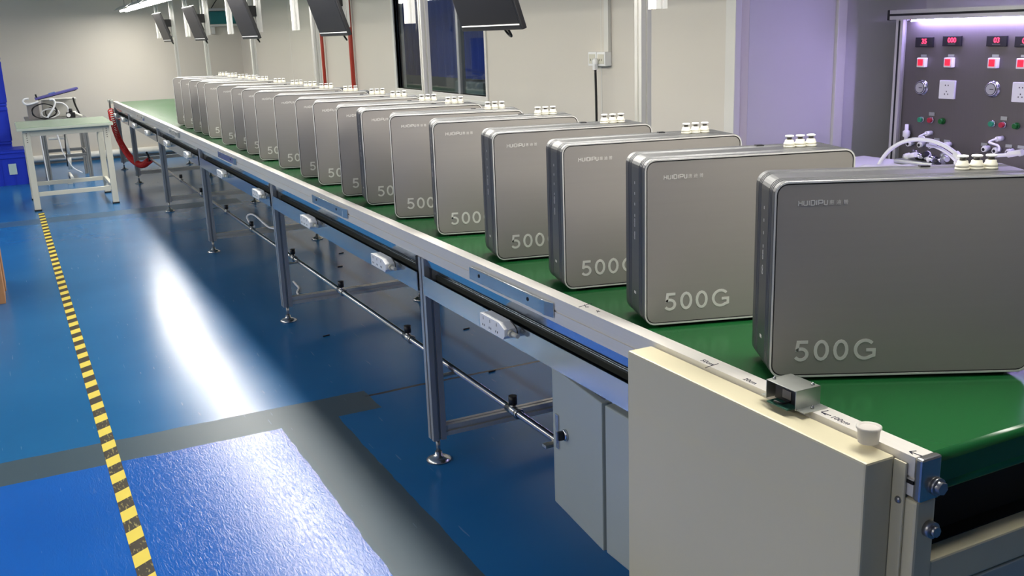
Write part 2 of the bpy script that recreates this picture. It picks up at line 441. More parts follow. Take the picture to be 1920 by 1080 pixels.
bx_ = thing('storage_box', 'dim grey storage box below the curtain behind the glass', 'box', (XW + .30, wy0 + .70, 0))
MB().box((0, 0, 0), (.5, .55, 1.10), .01).build('box_body', M['backroom'], bx_)
MB().box((-.004, .05, .6), (.0, .5, .62)).box((-.004, .05, .95), (.0, .5, .97)).build('box_seam', M['blackgap'], bx_)
# hazard tape
tp = MB().box((0.150, 1.6, 0.0), (0.200, 10.1, 0.0012)).build('hazard_tape', M['tape'])
tag(tp, 'black and yellow striped hazard tape stuck along the blue floor', 'tape')

# ================================================================== CONVEYOR
conv = thing('belt_conveyor', 'long aluminium framed conveyor with a green belt', 'conveyor', (0, 0, 0))
Y0, Y1 = 1.0, 13.02
BZ = 0.815
# belt loop
lp = []
br_ = .014
for (cy, cz, a0) in ((Y0 + .004 + br_, BZ - br_, 90), (Y0 + .004 + .03, BZ - .08 + .03, 180), (Y1 - .004 - .03, BZ - .08 + .03, 270), (Y1 - .004 - br_, BZ - br_, 0)):
    rr_ = br_ if abs(cz - (BZ - br_)) < 1e-6 else .03
    for k in range(7):
        a = R(a0 + 90 * k / 6); lp.append((cy + rr_ * math.cos(a), cz + rr_ * math.sin(a)))
bl = MB().prism(lp, 0, 1.243, 2.045); bl.sm = [False, False] + [i % 7 != 6 for i in range(len(bl.f) - 2)]
bl.build('belt', M['belt'], conv)
# front and back rails (section in x, z)
def rail_sec(x0, s):
    X = lambda d: x0 + s * d
    return [(X(0), .825), (X(.040), .825), (X(.040), .745), (X(.030), .745), (X(.030), .757), (X(0), .757),
            (X(0), .786), (X(.004), .786), (X(.004), .791), (X(0), .791)]
def rail(name, x0, s):
    mb = MB(); sec = rail_sec(x0, s); n = len(sec)
    vs = [(x, Y0, z) for x, z in sec] + [(x, Y1, z) for x, z in sec]
    fs = [tuple(range(n))[::-1], tuple(range(n, 2 * n))] + [(i, (i + 1) % n, n + (i + 1) % n, n + i) for i in range(n)]
    return mb.add(vs, fs).build(name, M['rail'], conv)
MB().prism([(1.203, .7565), (1.229, .7565), (1.229, .729), (1.209, .729)], 1, 1.3, Y1 - .05).build('lower_flange', M['mirror'], conv)
rail('front_rail', 1.20, 1); rail('back_rail', 2.088, -1)
MB().box((1.246, 1.30, .62), (1.250, Y1 - .1, .757)).build('skirt_sheet', M['mirror'], conv)
# legs with levelling feet, cross bars, back legs
LEGY = [3.085, 5.19, 7.30, 9.40, 11.50, 13.55 - .75]
LEGY = [3.085, 5.19, 7.30, 9.38, 11.55, 12.98]
def leg(x, y, top):
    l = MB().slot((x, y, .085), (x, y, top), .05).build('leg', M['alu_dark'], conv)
    MB().cyl((x, y, .02), (x, y, .09), .008).lathe([(.045, 0), (.045, .006), (.03, .014), (.014, .022), (.012, .035)], (x, y, 0)).build('levelling_foot', M['steel'], l)
    MB().box((x - .024, y + .026, top - .05), (x + .024, y + .055, top - .002), .004).build('corner_bracket', M['blackgap'], l)
for y in LEGY:
    leg(1.222, y, .756); leg(2.0, y, .745)
    MB().slot((1.248, y, .115), (1.975, y, .115), .04).build('cross_bar', M['alu'], conv)
# cable duct between legs
bays = [(1.30, LEGY[0])] + list(zip(LEGY[:-1], LEGY[1:]))
for a, b in bays:
    a += .03; b -= .03
    d = MB().prism([(1.190, .700), (1.190, .632), (1.243, .632), (1.243, .698), (1.241, .698), (1.241, .635), (1.193, .635), (1.193, .700)], 1, a, b)
    d.v = [(p[0], p[1], p[2]) for p in d.v]
    dd = d.build('cable_duct', M['mirror'], conv)
    MB().box((1.194, a, .636), (1.2405, b, .650)).box((1.236, a, .650), (1.2405, b, .694)).build('duct_inner_shade', M['duct'], dd)  # dark inside of the duct, with its shade put into the colour
# rail joint plates
for a, b in ((2.158, 2.668), (3.882, 4.379), (6.03, 6.55), (8.1, 8.6), (10.2, 10.7)):
    pl = MB().box((1.190, a + .05, .770), (1.199, b, .8085), .002).prism([(1.190, a + .05), (1.1985, a + .05), (1.1985, a), (1.1965, a), (1.1885, a + .035)][::-1], 2, .770, .8085) \
        .build('joint_plate', M['mirror'], conv)
    for yy in (a + .13, b - .07):
        MB().cyl((1.1888, yy, .792), (1.1905, yy, .792), .0055, 12).build('bolt_hole', M['blackgap'], pl)
# near end: cap, bolts, cream end frame
cap = MB().box((1.199, .985, .752), (1.243, .9995, .8265), .004).build('end_cap', M['steel'], conv)
MB().cyl((1.234, .9995, .774), (1.234, .971, .774), .011, 6).cyl((1.234, .985, .774), (1.234, .979, .774), .015, 16).build('cap_bolt', M['bolt'], cap)
MB().box((1.1985, 1.0, .778), (1.2015, 1.032, .784)).build('end_slot', M['blackgap'], cap)
ef = MB().box((1.199, .99, .02), (1.243, 1.03, .7515), .005).build('end_post', M['cream'], conv)
MB().cyl((1.228, .99, .70), (1.228, .978, .70), .014, 16).cyl((1.228, .979, .70), (1.228, .971, .70), .009, 8).build('post_bolt', M['bolt'], ef)
MB().box((2.045, .99, .02), (2.088, 1.03, .7445), .005).build('end_post', M['cream'], conv)
MB().box((1.2435, .992, .575), (2.0445, 1.03, .635), .004).build('end_cross_beam', M['cream'], conv)
MB().box((1.2435, .992, .52), (2.0445, 1.022, .572), .003).build('end_cross_beam', M['grey_en'], conv)
# black tray, and an end plate added as the shade below the belt
MB().box((1.2515, 1.06, .635), (2.045, 1.066, .733)).box((1.2515, 1.066, .60), (2.045, 2.4, .606)).build('tray_and_shade_plate', M['blackgap'], conv)
# drive guard
gd = MB().box((1.133, 1.037, .06), (1.196, 1.715, .8155), .004).build('drive_guard', M['cream'], conv)
MB().box((1.1935, 1.012, .06), (1.1985, 1.037, .812), .002).build('guard_flange', M['cream'], gd)
for zz in (.745, .30):
    MB().lathe([(.0065, 0), (.005, .003), (.002, .004)], (1.1935, 1.022, zz), (-1, 0, 0), 12).build('flange_screw', M['bolt'], gd)
# handwriting on the rail top
def rail_text(body, y, x, size, flip=1):
    me = text_mesh(body, size, M['ink'], .0002)
    o = link('handwritten_mark', me, conv); o.location = (x, y, .8253)
    o.rotation_euler = (0, 0, R(-90 if flip > 0 else 90)); return o
def stroke(pts, r=.0007):
    MB().tube([(x, y, .8255) for x, y in pts], r, 5, 1).build('pen_stroke', M['ink'], conv)
p = at(1318, 679, 2, .825); rail_text('50cm', p.y + .012, 1.206, .017)
p = at(1395, 712, 2, .825); rail_text('20cm', p.y + .004, 1.206, .016)
p = at(1580, 782, 2, .825); rail_text('100cm', p.y + .012, 1.208, .016)
a, b = at(1322, 690, 2, .825), at(1347, 682, 2, .825); stroke([(a.x, a.y), (b.x, b.y)])
a, b = at(1085, 576, 2, .825), at(1110, 569, 2, .825); stroke([(a.x, a.y), (b.x, b.y)])
a, b, c = at(1096, 571, 2, .825), at(1098, 576, 2, .825), at(1104, 576, 2, .825); stroke([(a.x, a.y), (b.x, b.y), (c.x, c.y)])
a, b = at(1118, 583, 2, .825), at(1125, 585, 2, .825); stroke([(a.x, a.y), (b.x, b.y)])
a, b = at(1122, 582, 2, .825), at(1120, 586, 2, .825); stroke([(a.x, a.y), (b.x, b.y)])
for tri in (((1558, 780), (1540, 773), (1553, 770), (1540, 773), (1548, 778)), ((1732, 857), (1705, 847), (1718, 846), (1705, 847), (1711, 852))):
    q = [at(x, y, 2, .825) for x, y in tri]; stroke([(v.x, v.y) for v in q[:3]]); stroke([(v.x, v.y) for v in q[3:]])

# control cabinet tucked under the near end, door standing open
cab = thing('control_cabinet', 'grey steel control cabinet under the conveyor with its door open', 'cabinet', (1.2, 1.2, .207))
MB().box((0, 0, 0), (.30, .718, .40), .004).build('cabinet_body', M['grey_en'], cab)
MB().box((.02, .1, .4), (.04, .13, .425)).box((.02, .6, .4), (.04, .63, .425)).build('hanging_lug', M['grey_en'], cab)
door = MB().box((0, 0, 0), (.018, .305, .402), .003).box((.018, .003, .0), (.030, .016, .40)).build('cabinet_door', M['grey_en'], cab)
door.location = (-.003, .728, 0); door.rotation_euler = (0, 0, R(-5.7))
hy = .262
MB().box((-.004, hy, .175), (0, hy + .018, .275), .001).box((-.006, hy + .004, .19), (-.004, hy + .014, .225), .001).build('door_handle', M['chrome'], door)
MB().lathe([(.016, 0), (.016, .006), (.013, .009)], (0, hy - .045, .235), (-1, 0, 0)).build('switch_ring', M['chrome'], door)
MB().box((-.024, hy - .0495, .222), (-.009, hy - .0405, .248), .002).build('switch_knob', M['black'], door)

# ================================================================== AIR PIPE
air = thing('air_pipe', 'thin steel compressed air pipe running low beneath the conveyor', 'pipe', (1.30, 2.34, .334))
MB().cyl((0, 0, 0), (0, 8.62, -.015), .011, 12).build('pipe_run', M['steel'], air)
MB().box((-.045, -.012, -.012), (.012, .012, -.002), .002).cyl((-.03, 0, -.0125), (-.03, 0, -.0015), .004).build('end_bracket', M['zinc'], air)
for i, (px, py) in enumerate(((962, 765), (765, 632), (640, 545), (550, 487), (472, 427), (425, 395), (378, 362), (340, 340))):
    yy = at(px, py, 0, 1.30).y - 2.34
    zz = -.015 * yy / 8.62
    v = MB().cyl((0, yy - .035, zz), (0, yy + .035, zz), .015, 12).cyl((0, yy, zz), (0, yy, zz + .022), .010, 10).cyl((0, yy - .045, zz), (0, yy - .030, zz), .018, 6).build('tee_fitting', M['steel'], air)
    MB().cyl((0, yy, zz + .020), (0, yy, zz + .048), .014, 12).build('valve_knob', M['black'], v)
for y in LEGY[:-1]:
    MB().box((-.054, y - 2.34 - .012, -.018), (.014, y - 2.34 + .012, -.013)).build('pipe_clip', M['zinc'], air)

# ================================================================== POWER STRIPS
ps_y = [2.36, 3.32, 4.31, 5.29, 6.28, 7.55, 8.55, 9.75, 10.7, 11.75, 12.5]
ordn = ['nearest', 'second', 'third', 'fourth', 'fifth', 'sixth', 'seventh', 'eighth', 'ninth', 'tenth', 'farthest']
def make_strip():
    t = thing('power_strip', '', 'power strip', (0, 0, 0), 0, 'power strips under the conveyor rail')
    sec = [(.0, 0), (.0, .043), (.125, .043), (.158, .030), (.158, .010), (.148, 0)]
    MB().prism([(.158 - y, z) for y, z in sec], 0, .0, .038).build('strip_body', M['white'], t)
    for k in range(3):
        yy = .135 - .043 * k
        MB().box((-.0006, yy - .001, .028), (.0005, yy + .001, .037)).box((-.0006, yy - .007, .009), (.0005, yy - .004, .015)).box((-.0006, yy + .004, .009), (.0005, yy + .007, .015)).build('socket_slots', M['blackgap'], t)
    pg = MB().cyl((.018, .001, .018), (.018, -.012, .018), .010, 12).build('plug_gland', M['ivory'], t)
    MB().cyl((.020, -.012, .018), (.024, -.036, .017), .007, 10).build('cable_boot', M['ivory'], pg)
    MB().tube([(.024, -.034, .018), (.030, -.020, .03), (.034, .01, .04), (.036, .03, .0435)], .0018, 6).build('cable', M['black'], t)
    return t
s0 = make_strip()
for i, y in enumerate(ps_y):
    o = s0 if i == 0 else copy_tree(s0)
    o.location = (1.151, y, .662)
    o['label'] = 'white socket power strip under the conveyor rail, ' + (ordn[i] if i in (0, 10) else ordn[i] + ' from the near end')

# ================================================================== PURIFIERS
def ribbon(pts, w, y0=-.0006, y1=.0003, closed=False, mb=None):
    mb = mb or MB(); P_ = [Vector((a, b)) for a, b in pts]; n = len(P_); L_ = []; R_ = []
    for i in range(n):
        a = P_[(i - 1) % n] if (closed or i > 0) else None; c = P_[(i + 1) % n] if (closed or i < n - 1) else None; b = P_[i]
        d1 = (b - a).normalized() if a is not None else None; d2 = (c - b).normalized() if c is not None else None
        d1 = d1 or d2; d2 = d2 or d1
        n1 = Vector((-d1.y, d1.x)); n2 = Vector((-d2.y, d2.x)); m_ = (n1 + n2).normalized()
        k = w / 2 / max(.45, m_.dot(n1)); L_.append(b + m_ * k); R_.append(b - m_ * k)
    vs = [(p.x, y0, p.y) for p in L_] + [(p.x, y0, p.y) for p in R_] + [(p.x, y1, p.y) for p in L_] + [(p.x, y1, p.y) for p in R_]
    fs = []
    for i in range(n if closed else n - 1):
        j = (i + 1) % n
        fs += [(i, j, n + j, n + i), (2 * n + i, 3 * n + i, 3 * n + j, 2 * n + j), (i, 2 * n + i, 2 * n + j, j), (n + i, n + j, 3 * n + j, 3 * n + i)]
    return mb.add(vs, fs)
def arc(cx, cz, rx, rz, a0, a1, n=14):
    return [(cx + rx * math.cos(R(a0 + (a1 - a0) * k / n)), cz + rz * math.sin(R(a0 + (a1 - a0) * k / n))) for k in range(n + 1)]
UW, UH, UD = 0.504, 0.387, 0.155
def make_unit():
    t = thing('water_purifier', '', 'water purifier', (0, 0, 0), 0, 'grey purifiers in a row on the belt')
    body = MB(); rr = .026
    rings = [(.0015, .0045), (.0, .003), (.0, .0008), (.0015, 0), (.014, 0)]
    def groove(y): return [(y, 0), (y + .0012, .0022), (y + .0045, .0022), (y + .0057, 0)]
    for y in (.018, .028, .038): rings += groove(y)
    for y in (UD - .050, UD - .040, UD - .030): rings += groove(y)
    rings += [(UD - .012, 0), (UD - .002, .0), (UD, .002)]
    loops = [[(x, y, z) for x, z in rrect(UW, UH, rr, ins)] for y, ins in rings]
    n = len(loops[0]); vs = [p for l in loops for p in l]; fs = []; sm = []
    for k in range(len(loops) - 1):
        for i in range(n):
            j = (i + 1) % n; fs.append((k * n + i, k * n + j, (k + 1) * n + j, (k + 1) * n + i)); sm.append(False)
    fs.append(tuple(range((len(loops) - 1) * n, len(loops) * n))); sm.append(False)
    body.add(vs, fs, sm)
    body.build('shell', M['p_body'], t)
    # bright edge ring
    a = [(x, -.001, z) for x, z in rrect(UW, UH, rr, .0008)]; b = [(x, -.001, z) for x, z in rrect(UW, UH, rr, .0042)]
    c = [(x, .003, z) for x, z in rrect(UW, UH, rr, .0008)]; d = [(x, .004, z) for x, z in rrect(UW, UH, rr, .0042)]
    n = len(a); fs = []
    for i in range(n):
        j = (i + 1) % n; fs += [(i, j, n + j, n + i), (2 * n + i, 2 * n + j, j, i), (n + i, n + j, 3 * n + j, 3 * n + i)]
    MB().add(a + b + c + d, fs).build('edge_trim', M['p_trim'], t)
    MB().prism(rrect(UW, UH, rr, .0042), 1, .0022, .006).build('panel_gasket', M['p_gap'], t)
    face = MB().prism(rrect(UW, UH, rr, .0068), 1, .0, .003).build('front_panel', M['p_face'], t)
    def word(body_, size, x, z, name, mt, spacing=1.0, bold=0.0):
        o = link(name, text_mesh(body_, size, mt, .0002, bold, spacing=spacing), face)
        o.location = (x, -.0003, z); o.rotation_euler = (R(90), 0, 0); return o
    h, wd = .0415, .0063; q = wd / 2
    def glyph(pts, closed=False, x=.047, z=.034, w=wd, name='capacity_glyph'):
        return ribbon([(x + a, z + b) for a, b in pts], w, closed=closed).build(name, M['p_text'], face)
    glyph([(.0270, h - q), (.0082, h - q), (.0058, .0195)])
    glyph(arc(.0140, .0135, .0118, .0112, 140, -152))
    for x in (.0385, .0760): glyph(arc(x + .0147, h / 2, .0147 - q, h / 2 - q + .0004, 0, 337.5, 15), True)
    glyph(arc(.1372, h / 2, .0215 - q, h / 2 - q + .0006, 42, 306, 18) + [(.1548, .0082), (.1548, .0192), (.1395, .0192)])
    k_ = .0925 / 710; x0, z0, lh, lw = .0440, .3410, .0088, .0016
    def logo(pts, closed=False): glyph([((a - 680) * k_, b * lh) for a, b in pts], closed, x0, z0, lw, 'brand_glyph')
    logo([(686, -.1), (694, .55), (690, 1)]); logo([(694, .5), (738, .5)]); logo([(740, 0), (740, 1)])
    logo([(764, 1), (764, .1), (772, 0), (806, 0), (814, .1), (814, 1)]); logo([(842, 0), (842, 1)])
    logo([(868, 0), (868, 1), (912, 1), (920, .85), (920, .15), (912, 0)], True); logo([(947, 0), (947, 1)])
    logo([(975, 0), (975, 1), (1028, 1), (1034, .9), (1034, .5), (1028, .4), (975, .4)])
    logo([(1055, 1), (1055, .1), (1063, 0), (1092, 0), (1100, .1), (1100, 1)])
    for ch_, x_ in (('惠', .1018), ('迪', .1148), ('普', .1278)): word(ch_, .0100, x_, .3415, 'brand_character', M['p_text'])
    # printed marks on the left flank
    mk = MB()
    for z in (.325, .300, .275, .248): mk.box((-.0004, UD * .5 - .002, z - .003), (.0005, UD * .5 + .002, z + .003))
    mk.build('flank_marks', M['p_text'], t)
    mk = MB()
    for z in (.236, .226, .205, .196):
        ring = [(-.0003, UD * .5 + .0035 * math.cos(2 * math.pi * k / 12), z + .0045 * math.sin(2 * math.pi * k / 12)) for k in range(13)]
        mk.tube(ring, .0006, 5, 1)
    mk.build('flank_icons', M['p_text'], t)
    MB().box((-.0004, UD * .5 - .008, .060), (.0005, UD * .5 + .006, .066)).build('flank_label', M['p_text'], t)
    # connectors
    for k in range(3):
        x = .43 - .027 * k
        c = MB().lathe([(.0135, 0), (.0135, .004), (.0120, .005), (.0128, .006), (.0128, .010), (.0105, .013), (.0100, .017), (.0075, .0185)], (x, UD * .5, UH), n=18).build('connector', M['ivory'], t)
        MB().lathe([(.0058, .0185), (.0058, .024)], (x, UD * .5, UH), n=14).build('collar', M['collar'], c)
        MB().lathe([(.0095, .024), (.0105, .0255), (.0100, .0275), (.008, .028)], (x, UD * .5, UH), n=18).build('connector_cap', M['white'], c)
    MB().box((.315, UD * .80, UH - .0005), (.334, UD * .90, UH + .003), .001).build('black_plug', M['black'], t)
    for x in (.04, UW - .07):
        MB().box((x, .02, -.0065), (x + .03, UD - .02, .001)).build('foot', M['black'], t)
    return t
UPOS = [(1.257, 1.406, -28.2), (1.253, 1.825, -17.8), (1.264, 2.215, -13.8), (1.266, 2.630, -13.2), (1.271, 3.100, -18.3),
        (1.262, 3.492, -20.4), (1.271, 3.845, -12.0), (1.261, 4.143, -17.4), (1.272, 4.540, -18.3), (1.273, 4.852, -20.1),
        (1.273, 5.283, -22), (1.272, 5.724, -22), (1.279, 6.082, -23), (1.282, 6.398, -22), (1.275, 6.810, -24),
        (1.285, 7.325, -21), (1.290, 7.638, -18), (1.280, 7.930, -16), (1.283, 8.335, -16), (1.285, 8.728, -18)]
words = ['nearest to the camera', 'second', 'third', 'fourth', 'fifth', 'sixth', 'seventh', 'eighth', 'ninth', 'tenth', 'eleventh', 'twelfth',
         'thirteenth', 'fourteenth', 'fifteenth', 'sixteenth', 'seventeenth', 'eighteenth', 'second last', 'farthest from the camera']
u0 = make_unit()
for i, (x, y, a) in enumerate(UPOS):
    o = u0 if i == 0 else copy_tree(u0)
    o.location = (x, y, .8220); o.rotation_euler = (0, 0, R(a))
    if i in (0, 19): lb = 'grey metal 500G water purifier on the belt, ' + words[i]
    elif i == 18: lb = 'grey metal 500G water purifier, next to last at the far end'
    else: lb = 'grey metal 500G water purifier, %s from the near end of the row' % words[i]
    o['label'] = lb

# ================================================================== SENSOR AND CUP ON THE NEAR RAIL
sen = thing('sensor_bracket', 'small zinc sensor bracket screwed onto the near end of the rail', 'sensor', (1.178, 1.245, .8255))
sh = .036
sv = MB()
sv.box((0, 0, sh - .0015), (.058, .078, sh), .0005).box((0, 0, 0), (.058, .0015, sh)).box((0, .0765, 0), (.058, .078, sh))
sv.box((.002, -.020, 0), (.058, 0, .0015)).box((.002, .078, 0), (.058, .094, .0015))
sv.build('bracket_cover', M['zinc'], sen)
MB().box((.010, .012, .002), (.050, .066, .030), .002).build('sensor_module', M['black'], sen)
MB().box((.0085, .022, .010), (.0105, .044, .026), .0006).build('sensor_label', M['collar'], sen)
MB().box((-.014, .006, .0005), (.012, .060, .003)).build('circuit_board', M['pcb'], sen)
MB().tube([(-.004, .050, .004), (-.012, .040, .008), (-.006, .028, .006), (.008, .022, .008)], .002, 6).build('sensor_wire', M['black'], sen)
for (x, y, z) in ((.012, .070, sh), (.048, .010, sh), (.030, -.010, .0015), (.030, .087, .0015)):
    MB().lathe([(.0035, 0), (.0035, .002), (.002, .005), (.001, .006)], (x, y, z), n=10).build('screw', M['steel'], sen)
cup = MB()
cup.lathe([(.0165, 0), (.0185, .024), (.0205, .0245), (.0205, .0275), (.018, .0285), (.0165, .025), (.0145, .0255), (.010, .0265), (.004, .0262)], (0, 0, 0), n=28)
cp = cup.build('plastic_cup', M['frost']); cp.location = (1.184, 1.082, .8255)
tag(cp, 'small translucent white plastic cup standing on the drive guard', 'cup')

# ================================================================== OVERHEAD GANTRY
gan = thing('overhead_gantry', 'aluminium overhead gantry of posts and beams behind the conveyor', 'gantry', (0, 0, 0))
POSTY = [3.085, 5.19, 7.30, 9.32, 11.6, 13.7]
for y in POSTY:
    MB().slot((2.112, y, .0), (2.112, y, 2.32), .044).build('post', M['alu'], gan)
    MB().slot((1.40, y, 2.34), (2.15, y, 2.34), .04).build('arm', M['alu'], gan)
MB().slot((1.835, .6, 2.30), (1.835, 13.9, 2.30), .04).build('long_beam', M['alu'], gan)
BARE = [2.60, 4.68, 6.78, 8.89, 11.03, 13.1]
MONY = [3.63, 5.70, 7.83, 9.93, 11.96]
for y in BARE + MONY:
    MB().slot((1.835, y, 1.545), (1.835, y, 2.28), .042).build('hanger', M['alu_white'], gan)
MB().slot((1.54, .6, 2.30), (1.54, 13.9, 2.30), .03).build('lamp_beam', M['alu'], gan)

# ---- monitors
mname = ['nearest hanging black monitor, showing its dark screen beside the window', 'second hanging black monitor, in front of the red pipes',
         'third hanging black monitor from the near end', 'fourth hanging monitor, beside the teal board', 'farthest and smallest of the hanging monitors']
def make_monitor():
    t = thing('monitor', '', 'monitor', (0, 0, 0), 0, 'monitors hanging over the conveyor')
    mt_ = Matrix.Rotation(R(-18), 4, 'Y')
    W2, Hh = .27, .325
    MB().box((0, -W2, 0), (.022, W2, Hh), .004).prism([(.022, .05), (.022, .27), (.045, .23), (.045, .09)], 1, -.17, .17).xf(mt_).build('housing', M['black'], t)
    MB().box((-.001, -W2 + .012, .026), (.002, W2 - .012, Hh - .012)).xf(mt_).build('screen', M['screen'], t)
    MB().box((-.0018, -W2 + .012, .019), (.002, W2 - .012, .0235)).xf(mt_).build('chin_strip', M['silver'], t)
    MB().box((0.0, -W2 + .004, Hh - .001), (.022, W2 - .004, Hh + .002)).xf(mt_).build('top_edge', M['silver'], t)
    arm = MB().box((-.045, -.05, .165), (.0505, .05, .245), .004).build('mount', M['black'], t)
    MB().tube([(-.01, -.10, .06), (.04, -.10, -.02), (.05, -.03, .0), (.045, 0, .06)], .005, 6).build('cable', M['black'], t)
    return t
mo = make_monitor()
for i, y in enumerate(MONY):
    o = mo if i == 0 else copy_tree(mo)
    o.location = (1.762, y, 1.497); o['label'] = mname[i]

# ---- fluorescent battens
def make_lamp(name, watts, hangtop):
    t = thing(name, '', 'lamp', (0, 0, 0))
    L2 = .60
    MB().prism([(-.12, 0), (-.045, .05), (.045, .05), (.12, 0), (.117, 0), (.043, .046), (-.043, .046), (-.117, 0)], 1, -L2, L2).build('hood', M['hood'], t)
    for x in (-.032, .032):
        MB().cyl((x, -L2 + .015, -.004), (x, L2 - .015, -.004), .013, 12).build('tube', M['tube_on'], t)
    for y in (-.4, .4):
        MB().cyl((0, y, .045), (0, y, hangtop), .004, 8).build('hanging_rod', M['steel'], t)
    ld = bpy.data.lights.new('batten_light', 'AREA'); ld.shape = 'RECTANGLE'; ld.size = .17; ld.size_y = 1.16; ld.energy = watts
    ld.color = (1.0, .955, .88)
    lo = bpy.data.objects.new('batten_light', ld); COL.objects.link(lo); lo.parent = t; lo.location = (0, 0, -.022)
    return t
LAMPY = [13.25 - 1.31 * k for k in range(10)]
l0 = make_lamp('fluorescent_lamp', LINE_LAMP_W, .385)
for i, y in enumerate(LAMPY):
    o = l0 if i == 0 else copy_tree(l0)
    o.location = (1.54, y, 1.90); o['group'] = 'fluorescent battens over the conveyor'
    o['label'] = 'lit white fluorescent batten hung above the far end of the conveyor' if i == 0 else 'lit fluorescent batten hung above the conveyor belt, %s from the far end' % words[i]
l1 = make_lamp('fluorescent_lamp', AISLE_LAMP_W, .25)
k = 0
for x in (-2.6,):
    for y in (.4, 2.8, 5.0, 7.2, 9.4, 11.6):
        o = l1 if k == 0 else copy_tree(l1)
        o.location = (x, y, 2.65); o['group'] = 'fluorescent battens over the left aisle'
        o['label'] = 'white fluorescent batten under the ceiling of the left aisle'; k += 1

back_fill = make_lamp('fluorescent_lamp', 14.0, .25)  # unseen batten added to brighten the room behind the window
back_fill.location = (XW + 1.3, 11.5, 2.65); back_fill['label'] = 'added unseen fill batten at the back of the room behind the window'
curtain_fill = make_lamp('fluorescent_lamp', 1.5, .25)  # unseen weak batten added to light the front of the curtain
curtain_fill.location = (XW + .2, 8.2, 2.65); curtain_fill['label'] = 'added unseen dim fill batten just behind the window wall'
# ================================================================== THINGS ON THE WALLS
sk = thing('wall_socket', 'white twin socket box on the right wall under cable trunking', 'socket', (XW, 0, 0))
y0, y1 = at(1158, 110, 0, XW).y + .06, at(1115, 110, 0, XW).y
zt = at(1130, 97, 0, XW).z; zb = at(1130, 123, 0, XW).z; ymid = (y0 + y1) / 2
for (a, b) in ((y0, ymid - .002), (ymid + .002, y1)):
    bx = MB().box((-.045, a, zb), (-.001, b, zt), .004).build('socket_box', M['white'], sk)
    MB().box((-.0475, a + .012, zb + .012), (-.0445, b - .012, zt - .012), .001).build('face_plate', M['ivory'], bx)
    for dy in (-.010, .010):
        MB().box((-.0482, (a + b) / 2 + dy - .002, zb + .028), (-.047, (a + b) / 2 + dy + .002, zb + .040)).build('socket_hole', M['blackgap'], bx)
tk = MB().box((XW - .022, ymid - .09, zt + .001), (XW - .001, ymid - .045, 2.85), .002).build('cable_trunking', M['trim'])
tag(tk, 'white cable trunking running up the wall above the socket', 'trunking')
pgx = at(1116, 116, 0, XW - .06)
pl = thing('power_plug', 'white plug with a black cable hanging from the wall socket', 'plug', (XW - .06, pgx.y, pgx.z))
MB().lathe([(.006, -.012), (.019, -.010), (.021, 0), (.019, .010), (.008, .012)], (0, 0, 0), (1, 0, 0), 16).box((-.012, -.012, -.045), (.010, .012, -.01), .004).build('plug_body', M['white'], pl)
MB().tube([(0, 0, -.04), (.002, -.002, -.2), (.004, -.004, -.6), (.01, 0, -1.1), (.02, .01, -pgx.z + .012)], .007, 8).build('cable', M['black'], pl)
for (px, py, lb) in ((606, 110, 'thin red pipe on the wall behind the third gantry post'), (659, 100, 'red pipe on the wall left of the window')):
    q = at(px, py, 0, XW - .035)
    rp = thing('red_pipe', lb, 'pipe', (XW - .035, q.y, 0), 0, 'red pipes on the right wall')
    MB().cyl((0, 0, 0), (0, 0, 2.88), .021 if px > 650 else .017, 14).build('pipe_run', M['red_pipe'], rp)
    for z in (.6, 2.2):
        MB().box((-.03, -.03, z), (.034, .03, z + .02), .003).build('pipe_clamp', M['red_pipe'], rp)
# teal board on the far wall
tb = thing('wall_board', 'teal panelled box with a pale shelf on the far wall', 'wall box', (2.70, YF, 1.68))
MB().box((0, -.09, .03), (.36, -.001, .20), .004).build('board', M['teal'], tb)
MB().box((-.02, -.12, .0), (.38, -.001, .028), .003).build('shelf', M['trim'], tb)
MB().box((-.02, -.10, .205), (.38, -.001, .24), .003).build('top_rail', M['wall_b'], tb)
MB().box((.0, -.07, -.10), (.05, -.001, -.001), .003).build('junction_box', M['trim'], tb)
MB().tube([(.03, -.06, .24), (.12, -.06, .36), (.22, -.05, .46)], .006, 6).build('strap', M['black'], tb)

# ================================================================== TEST PANEL IN THE RECESS
XP = 3.9
P = lambda px, py, x=XP: at(px, py, 0, x)
yl = P(1685, 130).y; ztop = 1.525
YN = yl - 1.5
tpn = thing('test_console', 'stainless test console with red displays, gauges and buttons at right', 'console', (XP, 0, 0))
MB().box((0, YN, .02), (.03, yl - .03, ztop - .05)).build('panel_sheet', M['panel'], tpn)
MB().slot((-.005, yl - .012, .0), (-.005, yl - .012, ztop - .045), .042).build('frame_post', M['alu'], tpn)
MB().slot((-.005, YN - .02, .0), (-.005, YN - .02, ztop - .045), .042).build('frame_post', M['alu'], tpn)
MB().slot((-.01, YN - .05, ztop - .022), (-.01, yl + .045, ztop - .022), .045).build('top_bar', M['alu'], tpn)
MB().box((-.0345, YN - .04, ztop - .027), (-.030, yl + .045, ztop - .017)).build('slot_insert', M['black'], tpn)
MB().box((-.028, yl - .0165, .05), (-.0235, yl - .0075, ztop - .05)).build('slot_insert', M['black'], tpn)
MB().box((-.034, yl + .045, ztop - .047), (.014, yl + .06, ztop + .002), .003).build('bar_end_cap', M['black'], tpn)
lda = bpy.data.lights.new('led_light', 'AREA'); lda.shape = 'RECTANGLE'; lda.size = .016; lda.size_y = yl - .085 - YN; lda.energy = LED_W; lda.color = (.50, .42, 1.0)
ldo = bpy.data.objects.new('led_light', lda); COL.objects.link(ldo); ldo.parent = tpn; ldo.location = (-.029, (YN + yl - .085) / 2, ztop - .058)
led = MB().box((-.033, YN, ztop - .055), (-.025, yl - .085, ztop - .046)).build('led_strip', M['led'], tpn)
